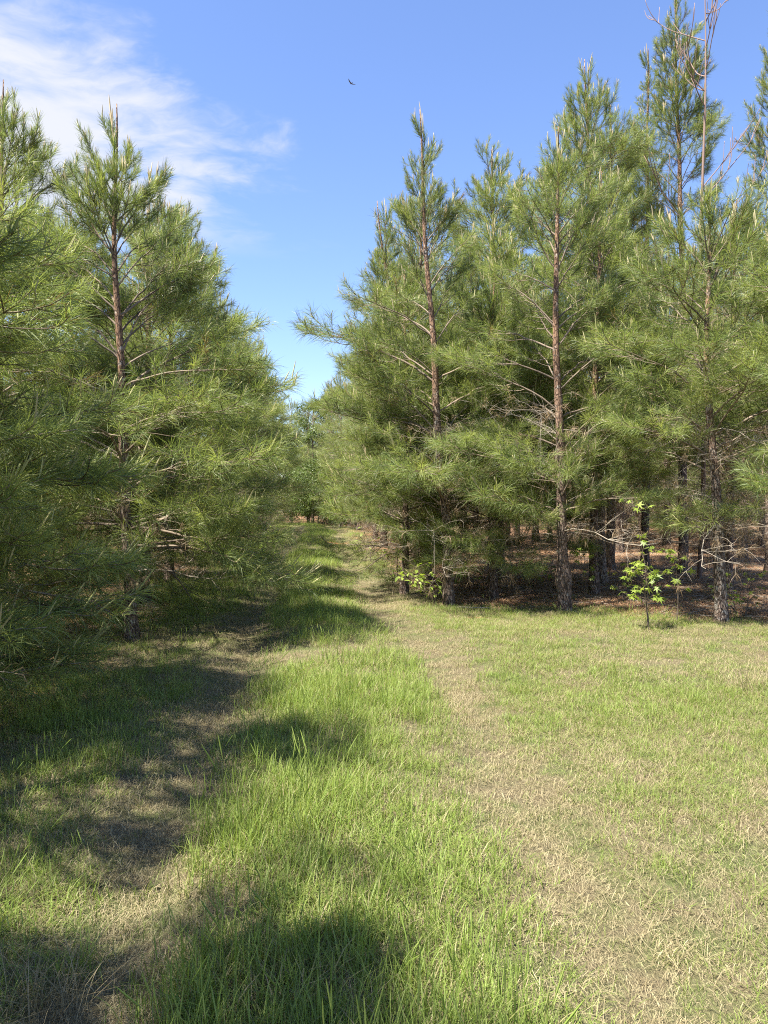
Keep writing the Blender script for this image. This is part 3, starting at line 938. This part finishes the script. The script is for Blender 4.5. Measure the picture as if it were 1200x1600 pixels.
def sapling(x, y, H, n, label, seed, leaf=STAR, size=0.055, lean=(0.0, 0.0), stems=1, group='young broad-leaved plants', name='sapling', cat='sapling', zmin=0.25):
    rng = np.random.default_rng(seed)
    root = add_obj(name, None, None, (x, y, hz(x, y)))
    tag(root, label, cat, group)
    b = Buf()
    spots = []
    for s_ in range(stems):
        lx, ly = lean[0] + rng.normal(0, 0.12) * (stems > 1), lean[1] + rng.normal(0, 0.1) * (stems > 1)
        hh = H * (1 if s_ == 0 else rng.uniform(0.45, 0.85))
        pts = np.array([(lx * t * t + 0.02 * math.sin(5 * t + s_), ly * t * t, hh * t - 0.03 * (t == 0)) for t in np.linspace(0, 1, 9)])
        tube(b, pts, np.linspace(0.007, 0.0025, 9), 5, 0.4)
        for k in range(int(5 + hh * 9)):
            t = rng.uniform(zmin, 1.0)
            p = np.array([np.interp(t, np.linspace(0, 1, 9), pts[:, i]) for i in range(3)])
            az = rng.uniform(0, 6.28)
            ln = rng.uniform(0.07, 0.28) * (1.2 - 0.6 * t) * min(1, H + 0.2)
            q = [p + np.array([math.cos(az) * ln * u, math.sin(az) * ln * u, 0.3 * ln * u]) for u in np.linspace(0, 1, 4)]
            tube(b, q, np.linspace(0.003, 0.0015, 4), 3, 0.6)
            for src, aa in ((q[3], az), (q[2], az + rng.normal(0, 0.9)), (q[3], az + rng.normal(0, 0.7))):
                e = src + np.array([math.cos(aa), math.sin(aa), 0.35]) * rng.uniform(0.02, 0.05)
                tube(b, [src, src * 0.5 + e * 0.5 + np.array([0, 0, 0.004]), e], [0.0014, 0.0012, 0.001], 3, 0.8)
                spots.append((e, aa))
    add_obj('stem', b.mesh('stem', M_twig, True), root)
    idx = rng.permutation(len(spots))[:n]
    for i in idx:
        p, az = spots[i]
        s = size * rng.uniform(0.6, 1.2)
        m = Matrix.Translation(p) @ Matrix.Rotation(az, 4, 'Z') @ Matrix.Rotation(rng.normal(0.35, 0.35), 4, 'Y') @ Matrix.Rotation(rng.normal(0, 0.5), 4, 'X') @ Matrix.Diagonal((s, s, s, 1))
        add_obj('leaf', leaf, root, mat=m)
    return root


def gp(px, py):
    x, y = ground_at(px, py)
    return x, y


sapling(*gp(1012, 990), 1.55, 150, 'tall bright sweetgum sapling with star leaves standing before the pine straw', 51, size=0.062, stems=3, zmin=0.38, lean=(-0.12, 0))
sapling(*gp(1058, 980), 0.95, 60, 'shorter star-leaved sapling just right of the tall sweetgum sapling', 52, size=0.07)
x, y = gp(680, 948)
sapling(x, y, 0.75, 90, 'leafy bright shrub leaning left at the foot of the slim spired pine', 53, OVAL, 0.06, (-0.45, -0.1), 4)
sapling(2.2, 13.4, 0.9, 44, 'leafy seedling in shade between the first and second pine lines', 54, STAR, 0.06, (0.1, 0), 2)
sapling(2.75, 12.7, 0.6, 30, 'low seedling left of the knotted trunk foot', 55, STAR, 0.055, (0.05, 0), 2)
sapling(3.6, 11.6, 0.55, 26, 'small seedling behind the tall sweetgum sapling in the straw', 56, STAR, 0.055)
sapling(5.0, 11.3, 0.6, 26, 'sparse seedling right of the lichened trunk', 57, OVAL, 0.05, (0.1, 0.05), 2)
sapling(-2.85, 18.5, 1.0, 60, 'leafy sprout under the left row beside the far rut', 58, OVAL, 0.06, (0.2, -0.1), 3)
sapling(1.15, 13.2, 0.5, 24, 'weedy seedling behind the slim spired pine', 59, OVAL, 0.05, (0.1, 0.05), 2)

sapling(3.15, 12.0, 1.25, 70, 'green seedling in the straw between the knotted pine and the tall sapling', 71, STAR, 0.06, (-0.1, 0), 2)
sapling(4.75, 10.4, 0.5, 22, 'low seedling left of the lichened trunk foot', 72, STAR, 0.055, (-0.1, 0), 2)
sapling(0.2, 14.6, 0.6, 34, 'weedy leafy clump beside the track left of the spired pine', 73, OVAL, 0.05, (-0.15, 0), 3)
sapling(-0.35, 19.5, 0.9, 40, 'leafy shrub on the right edge of the track farther along', 74, OVAL, 0.065, (-0.2, 0), 3)
sapling(1.6, 13.9, 0.7, 30, 'pale seedling in the shade behind the spired pine', 75, STAR, 0.06, (0.1, 0), 2)
sapling(*gp(628, 905), 0.85, 60, 'slanting leafy shoot at the track edge left of the spired pine foot', 76, OVAL, 0.06, (-0.3, -0.1), 3)
sapling(*gp(1165, 968), 0.6, 36, 'small star-leaved seedling right of the lichened trunk by the edge of the grass', 77, STAR, 0.055, (0.1, 0), 2)

# ------------------------------------------------------------------ grass, dry thatch and pine straw
def tuft(seed, n, r, h, width, lean, tint, head=0.0, flat=False, mat=None, segs=3):
    rng = np.random.default_rng(seed)
    b = Buf()
    hz_ = h * rng.uniform(0.45, 1.15, n)
    a = rng.uniform(0, 6.28, n)
    rr = r * np.sqrt(rng.random(n))
    base = np.stack([rr * np.cos(a), rr * np.sin(a), np.full(n, -0.01)], -1)
    la = rng.uniform(0, 6.28, n)
    ld = np.stack([np.cos(la), np.sin(la), np.zeros(n)], -1)
    le = lean * rng.uniform(0.2, 1.3, n)
    wd = np.stack([-np.sin(la + rng.normal(0, 0.7, n)), np.cos(la), np.zeros(n)], -1)
    wd = unit(wd) * (width * rng.uniform(0.6, 1.2, n))[:, None] * 0.5
    rows = []
    for k in range(segs + 1):
        t = k / segs
        if flat:
            p = base + ld * (hz_ * t)[:, None] + np.array([0, 0, 1.0]) * (0.012 + 0.035 * rng.random(n) * math.sin(math.pi * min(t * 1.1, 1)))[:, None]
        else:
            p = base + np.array([0, 0, 1.0]) * (hz_ * t * (1 - 0.35 * np.clip(le, 0, 1.5) * t))[:, None] + ld * (hz_ * le * t ** 2)[:, None]
        rows.append(p)
    tt = np.clip(tint + rng.normal(0, 0.16, n), 0, 1)
    if segs == 3:
        V = np.stack([rows[0] - wd * 0.7, rows[0] + wd * 0.7, rows[1] + wd, rows[1] - wd, rows[2] + wd * 0.75, rows[2] - wd * 0.75, rows[3]], 1).reshape(-1, 3)
        k = np.arange(n)[:, None] * 7
        b.add(V, np.concatenate([k + np.array([[0, 1, 2, 3]]), k + np.array([[3, 2, 4, 5]])]), k + np.array([[5, 4, 6]]), np.repeat(tt, 7))
    if head:
        for i in range(int(n * head)):
            p = rows[3][i]
            dv = unit(rows[3][i] - rows[2][i])
            L = rng.uniform(0.04, 0.075)
            q = [p + dv * L * u for u in (-0.2, 0.1, 0.5, 0.85, 1)]
            tube(b, q, [0.0006, 0.002, 0.0023, 0.0016, 0.0004], 4, np.clip(0.9 + rng.normal(0, 0.1), 0, 1))
    return b


def tuft_set(name, bufs, mat):
    coll = bpy.data.collections.new(name + '_kinds')
    for b in bufs:
        coll.objects.link(bpy.data.objects.new(name + '_tuft', b.mesh(name + '_tuft', mat)))
    return coll


def scatter(name, coll, P, rz, tilt, sc, idx):
    """one object: copies of the tufts on the points"""
    n = len(P)
    me = bpy.data.meshes.new(name)
    me.vertices.add(n)
    me.vertices.foreach_set('co', P.astype(np.float32).ravel())
    rot = np.stack([tilt * np.cos(rz * 3), tilt * np.sin(rz * 5), rz], -1)
    for nm, ty, arr, key in (('rot', 'FLOAT_VECTOR', rot, 'vector'), ('scl', 'FLOAT_VECTOR', sc, 'vector'), ('idx', 'INT', idx, 'value')):
        at = me.attributes.new(nm, ty, 'POINT')
        at.data.foreach_set(key, arr.astype(np.int32 if ty == 'INT' else np.float32).ravel())
    o = add_obj(name, me)
    g = bpy.data.node_groups.new(name + '_scatter', 'GeometryNodeTree')
    g.interface.new_socket('Geometry', in_out='INPUT', socket_type='NodeSocketGeometry')
    g.interface.new_socket('Geometry', in_out='OUTPUT', socket_type='NodeSocketGeometry')
    t = NT(g)
    gi = t.n('NodeGroupInput')
    ci = t.n('GeometryNodeCollectionInfo')
    ci.inputs['Collection'].default_value = coll
    ci.inputs['Separate Children'].default_value = True
    ci.inputs['Reset Children'].default_value = True
    na = lambda nm, ty: t.n('GeometryNodeInputNamedAttribute', {'Name': nm}, data_type=ty).outputs[0]
    er = t.n('FunctionNodeEulerToRotation', {0: na('rot', 'FLOAT_VECTOR')})
    ip = t.n('GeometryNodeInstanceOnPoints', {'Points': gi.outputs[0], 'Instance': ci.outputs[0], 'Pick Instance': True,
                                             'Instance Index': na('idx', 'INT'), 'Rotation': er.outputs[0], 'Scale': na('scl', 'FLOAT_VECTOR')})
    t.n('NodeGroupOutput', {0: ip.outputs[0]})
    o.modifiers.new('scatter', 'NODES').node_group = g
    return tag(o, kind='stuff')


green = tuft_set('grass', [tuft(1, 16, 0.07, 0.13, 0.0036, 0.5, 0.66), tuft(2, 14, 0.08, 0.11, 0.004, 0.9, 0.58), tuft(3, 16, 0.07, 0.15, 0.0034, 0.45, 0.74),
                           tuft(4, 12, 0.09, 0.10, 0.0045, 1.2, 0.5), tuft(5, 14, 0.07, 0.15, 0.0036, 0.7, 0.7),
                           tuft(6, 16, 0.09, 0.13, 0.0034, 1.0, 0.3), tuft(7, 8, 0.05, 0.21, 0.0026, 0.4, 0.75, head=0.5), tuft(8, 10, 0.06, 0.13, 0.003, 1.1, 0.62)], M_grass)
dry = tuft_set('dry_grass', [tuft(11, 34, 0.1, 0.065, 0.0021, 0, 0.5, flat=True), tuft(12, 28, 0.1, 0.09, 0.0023, 0, 0.6, flat=True),
                             tuft(13, 18, 0.07, 0.05, 0.0021, 1.5, 0.55), tuft(14, 14, 0.08, 0.065, 0.0023, 1.2, 0.4), tuft(15, 34, 0.1, 0.06, 0.002, 0, 0.3, flat=True),
                             tuft(16, 5, 0.06, 0.2, 0.0022, 0.7, 0.55), tuft(17, 9, 0.05, 0.13, 0.0026, 1.0, 0.3)], M_straw)
pinestraw = tuft_set('pine_straw', [tuft(21, 30, 0.14, 0.2, 0.003, 0, 0.5, flat=True), tuft(22, 26, 0.12, 0.18, 0.0032, 0, 0.65, flat=True), tuft(23, 26, 0.16, 0.2, 0.003, 0, 0.35, flat=True)], M_litter)


def sample(rng, n, x0, x1, y0, y1):
    return rng.uniform(x0, x1, n), rng.uniform(y0, y1, n)


def zones(x, y):
    xl, xr = rut_l(y), rut_r(y)
    u = (x - xl) / (xr - xl)
    nz1, nz2 = vnoise(x * 1.3, y * 1.3, 21), vnoise(x * 3.7, y * 3.7, 22)
    wl = np.exp(-((x - xl) / 0.26) ** 2)
    wr = np.exp(-((x - xr + 0.05) / 0.2) ** 2)
    mid = np.exp(-(((u - 0.5) / 0.46) ** 6))
    left = np.clip(-u * 4, 0, 1)
    right = np.clip((u - 1) * 3, 0, 1)
    rl, ll = right_line(x, y), left_line(x, y)
    stand = np.clip(np.maximum(rl * 1.3 + 0.5 + 0.4 * nz2, 0), 0, 1)
    lstand = np.clip((ll + 0.1) * 0.9, 0, 1)
    lush = np.clip((0.9 + 0.2 * nz1) * mid + (0.75 + 0.25 * nz1) * left + (0.9 + 0.3 * np.clip(nz1, -1, 1)) * right, 0, 1)
    lush = lush * (1 - 0.8 * wl) * (1 - 0.62 * wr) * (1 - 0.94 * stand) * (1 - 0.72 * lstand)
    lush = np.clip(lush * (1 + 0.2 * nz1 + 0.3 * nz2 + 0.25 * vnoise(x * 7, y * 7, 23)), 0, 1)
    lush *= 1 - soil_w(x, y)
    tall = np.clip(0.3 + 0.8 * mid * np.clip(1.1 - 0.7 * np.clip(u - 0.2, 0, 1), 0, 1) + 0.2 * nz1 + 0.15 * nz2 + 0.35 * left - 0.25 * wr, 0.12, 1.2)
    dryw = np.clip(0.48 + 0.5 * wl + 0.32 * wr + 0.25 * right * (0.5 - 0.5 * nz1) + 0.2 * left - 0.05 * mid, 0, 1) * (1 - 0.85 * stand) * (1 - 0.4 * lstand) * (1 - 0.9 * soil_w(x, y))
    return lush, tall, dryw, np.maximum(stand, lstand * 0.9)


def spread_grass():
    rng = np.random.default_rng(5)
    G, D, S = [], [], []
    bands = [(1.2, 6.5, -5.5, 5.0, 560, 340, 150, 1.0), (6.5, 13, -7.5, 8.5, 260, 150, 90, 1.15), (13, 26, -9, 9, 85, 45, 30, 1.5), (26, 58, -12, 5, 34, 18, 6, 2.0)]
    for (y0, y1, xa, xb, ng, nd, ns, big) in bands:
        area = (xb - xa) * (y1 - y0)
        for which, dens in (('g', ng), ('d', nd), ('s', ns)):
            x, y = sample(rng, int(area * dens), xa, xb, y0, y1)
            ok = (np.abs(x) < 0.56 * y + 1.3)
            x, y = x[ok], y[ok]
            lush, tall, dryw, straw = zones(x, y)
            r = rng.random(len(x))
            keep = r < (lush if which == 'g' else dryw if which == 'd' else straw)
            x, y, lush, tall = x[keep], y[keep], lush[keep], tall[keep]
            n = len(x)
            P = np.stack([x, y, height(x, y)], -1)
            rz = rng.uniform(0, 6.28, n)
            if which == 'g':
                sz = big * rng.uniform(0.7, 1.2, n) * (0.55 + 0.45 * tall)
                sc = np.stack([sz, sz, sz * (0.58 + 0.52 * tall) * (1 + 0.3 * vnoise(x * 5, y * 5, 31)) / big ** 0.6], -1)
                idx = rng.choice(8, n, p=[.16, .15, .14, .12, .13, .17, .06, .07])
                swap = (tall < 0.55) & (rng.random(n) < 0.5)
                idx = np.where(swap, rng.choice([1, 3, 5], n), idx)
                G.append((P, rz, rng.normal(0, 0.09, n), sc, idx))
            elif which == 'd':
                sz = big * rng.uniform(0.5, 1.15, n)
                D.append((P, rz, rng.normal(0, 0.08, n), np.stack([sz, sz, sz], -1), rng.choice(7, n, p=[.2, .19, .16, .15, .18, .05, .07])))
            else:
                sz = big * rng.uniform(0.7, 1.3, n)
                S.append((P, rz, rng.normal(0, 0.07, n), np.stack([sz, sz, sz], -1), rng.choice(3, n)))
    for name, coll, data in (('grass', green, G), ('dry_grass', dry, D), ('pine_straw', pinestraw, S)):
        print('SCATTER', name, sum(len(q[0]) for q in data))
        scatter(name, coll, *[np.concatenate([q[i] for q in data]) for i in range(5)])


spread_grass()


def clump(x, y, n, r, label, seed, straw):
    rr = np.random.default_rng(seed)
    b = Buf()
    for k in range(n):
        q = tuft(seed * 50 + k, 16, 0.06, rr.uniform(0.16, 0.3), 0.003, rr.uniform(0.7, 1.5), 0.35 if straw else 0.6)
        v, qd, t, a = q.arrays()
        b.add(v + [*rr.normal(0, r, 2), 0], qd, t, a)
    tag(add_obj('grass_clump', b.mesh('grass_clump', M_straw if straw else M_grass), None, (x, y, hz(x, y))), label, 'grass clump')


clump(*ground_at(1180, 1085), 14, 0.16, 'rank dry grass clump at the right edge of the open grass', 81, True)
clump(*ground_at(80, 1560), 7, 0.06, 'pale dry tussock in the near left corner by the wheel rut', 82, True)
clump(*ground_at(110, 1510), 5, 0.06, 'green tussock behind the pale dry one in the near left corner', 83, False)


def twig_kinds():
    out = []
    for v in range(4):
        r_ = np.random.default_rng(400 + v)
        b = Buf()
        for k in range(5):
            a = r_.uniform(0, 6.28)
            p = np.array([*r_.normal(0, 0.12, 2), 0.012])
            pts = [p]
            L = r_.uniform(0.1, 0.35)
            for j in range(4):
                a += r_.normal(0, 0.25)
                pts.append(pts[-1] + np.array([math.cos(a), math.sin(a), r_.normal(0.02, 0.12)]) * L / 4)
            tube(b, pts, np.linspace(0.004, 0.002, 5), 4, r_.uniform(0.1, 0.9))
        out.append(b)
    return out


def twig_litter():
    r_ = np.random.default_rng(15)
    x, y = r_.uniform(-8, 10, 5200), r_.uniform(3, 26, 5200)
    st_ = zones(x, y)[3]
    ok = (r_.random(5200) < st_ * 0.9) & (np.abs(x) < 0.56 * y + 1)
    x, y = x[ok], y[ok]
    n = len(x)
    s_ = r_.uniform(0.7, 1.5, n)
    scatter('twig_litter', tuft_set('twig', twig_kinds(), M_deadwood), np.stack([x, y, height(x, y)], -1), r_.uniform(0, 6.28, n), np.zeros(n), np.stack([s_, s_, s_], -1), r_.integers(0, 4, n))


twig_litter()


def far_woods():
    rng = np.random.default_rng(9)
    coll = bpy.data.collections.new('far_woods_kinds')
    for c in CROWNS:
        m = c['crown']
        coll.objects.link(bpy.data.objects.new('far_woods_crown', m))
    x = rng.uniform(-75, 75, 900)
    y = rng.uniform(-10, 105, 900)
    stand = np.maximum(x - rut_r(y), rut_l(y) - x)
    ok = ((np.hypot(x, y - 25) > 42) | (y > 33)) & (np.abs(x) < 0.62 * y + 26) & ((stand > 24) | (y > 66) | ((y > 33) & (stand > 7)))
    x, y = x[ok], y[ok]
    n = len(x)
    s = rng.uniform(0.95, 1.3, n)
    P = np.stack([x, y, height(x, y) * 0 - 1.7], -1)
    scatter('far_woods', coll, P, rng.uniform(0, 6.28, n), np.zeros(n), np.stack([s * 1.2, s * 1.2, s], -1), rng.integers(0, 6, n))


far_woods()

# ------------------------------------------------------------------ fallen sticks
def stick(x, y, L, az, label, seed, r=0.008):
    rng = np.random.default_rng(seed)
    b = Buf()
    pts = [np.array([0, 0, r])]
    for k in range(7):
        az += rng.normal(0, 9)
        pts.append(pts[-1] + L / 7 * np.array([math.cos(R(az)), math.sin(R(az)), rng.normal(0, 0.03)]))
        pts[-1][2] = max(pts[-1][2], r)
    tube(b, pts, np.linspace(r, r * 0.5, 8), 6, rng.uniform(0.3, 0.9))
    q = [pts[4] + (pts[5] - pts[4]) * 0 + np.array([math.cos(R(az + 45)), math.sin(R(az + 45)), 0.2]) * L * 0.2 * u for u in np.linspace(0, 1, 4)]
    tube(b, q, np.linspace(r * 0.6, r * 0.3, 4), 5, 0.5)
    o = add_obj('fallen_stick', b.mesh('fallen_stick', M_deadwood, True), None, (x, y, hz(x, y) + 0.01))
    tag(o, label, 'stick', 'fallen sticks')


stick(*gp(765, 952), 0.6, 185, 'grey stick on the straw just right of the slim spired pine', 64, 0.012)


# ------------------------------------------------------------------ bird
def bird():
    d = 120.0
    p = Vector(((549 - 600) / F * d, d, EYE + (HOR - 136.5) / F * d))
    m, t = new_mat('dark_plumage')
    nz = t.n('ShaderNodeTexNoise', {'Scale': 14.0, 'Detail': 4.0}).outputs['Fac']
    t.n('ShaderNodeOutputMaterial', {0: t.n('ShaderNodeBsdfPrincipled', {'Base Color': t.mix(nz, (0.015, 0.013, 0.012), (0.04, 0.034, 0.03)), 'Roughness': 0.7}).outputs[0]})
    b = Buf()
    prof = [(-0.42, .01), (-0.34, .045), (-0.2, .085), (0, .105), (.16, .085), (.24, .05), (.30, .045), (.34, .03), (.38, .006)]
    tube(b, [(0, q[0], 0) for q in prof], [q[1] for q in prof], 10, 0.5)
    tl = np.array([(-.03, -.3, .015), (.03, -.3, .015), (.13, -.62, 0), (0, -.66, .004), (-.13, -.62, 0)])
    b.add(np.vstack([tl, tl - [0, 0, .02]]), [(0, 1, 6, 5), (1, 2, 7, 6), (2, 3, 8, 7), (3, 4, 9, 8), (4, 0, 5, 9)], [(0, 2, 1), (0, 3, 2), (0, 4, 3), (5, 6, 7), (5, 7, 8), (5, 8, 9)])
    for s in (-1, 1):
        # span, leading edge, trailing edge, height: a shallow V
        rows = [(0.03, .15, -.2, .03), (.25, .2, -.2, .09), (.5, .2, -.18, .19), (.7, .12, -.19, .29), (.85, 0.03, -.17, .38), (.93, -.06, -.13, .43)]
        V = []
        for (xx, le, te, zz) in rows:
            V += [(s * xx, le, zz), (s * xx, te, zz - .01), (s * xx, te, zz - .02), (s * xx, le, zz - .04 * (1 - xx * .7))]
        q = []
        for i in range(len(rows) - 1):
            for k in range(4):
                q.append((4 * i + k, 4 * i + (k + 1) % 4, 4 * i + 4 + (k + 1) % 4, 4 * i + 4 + k))
        q.append((20, 21, 22, 23))
        b.add(V, q)
    o = add_obj('bird', b.mesh('bird', m, True), None, p)
    o.rotation_euler = (R(10), R(20), R(35))
    o.scale = (0.75,) * 3
    tag(o, 'dark soaring bird with wings held in a V, high in the blue sky', 'bird')


bird()
tris = sum(len(m.loops) - 2 * len(m.polygons) for m in bpy.data.meshes)
print('TRIS', tris, 'OBJS', len(SC.objects))
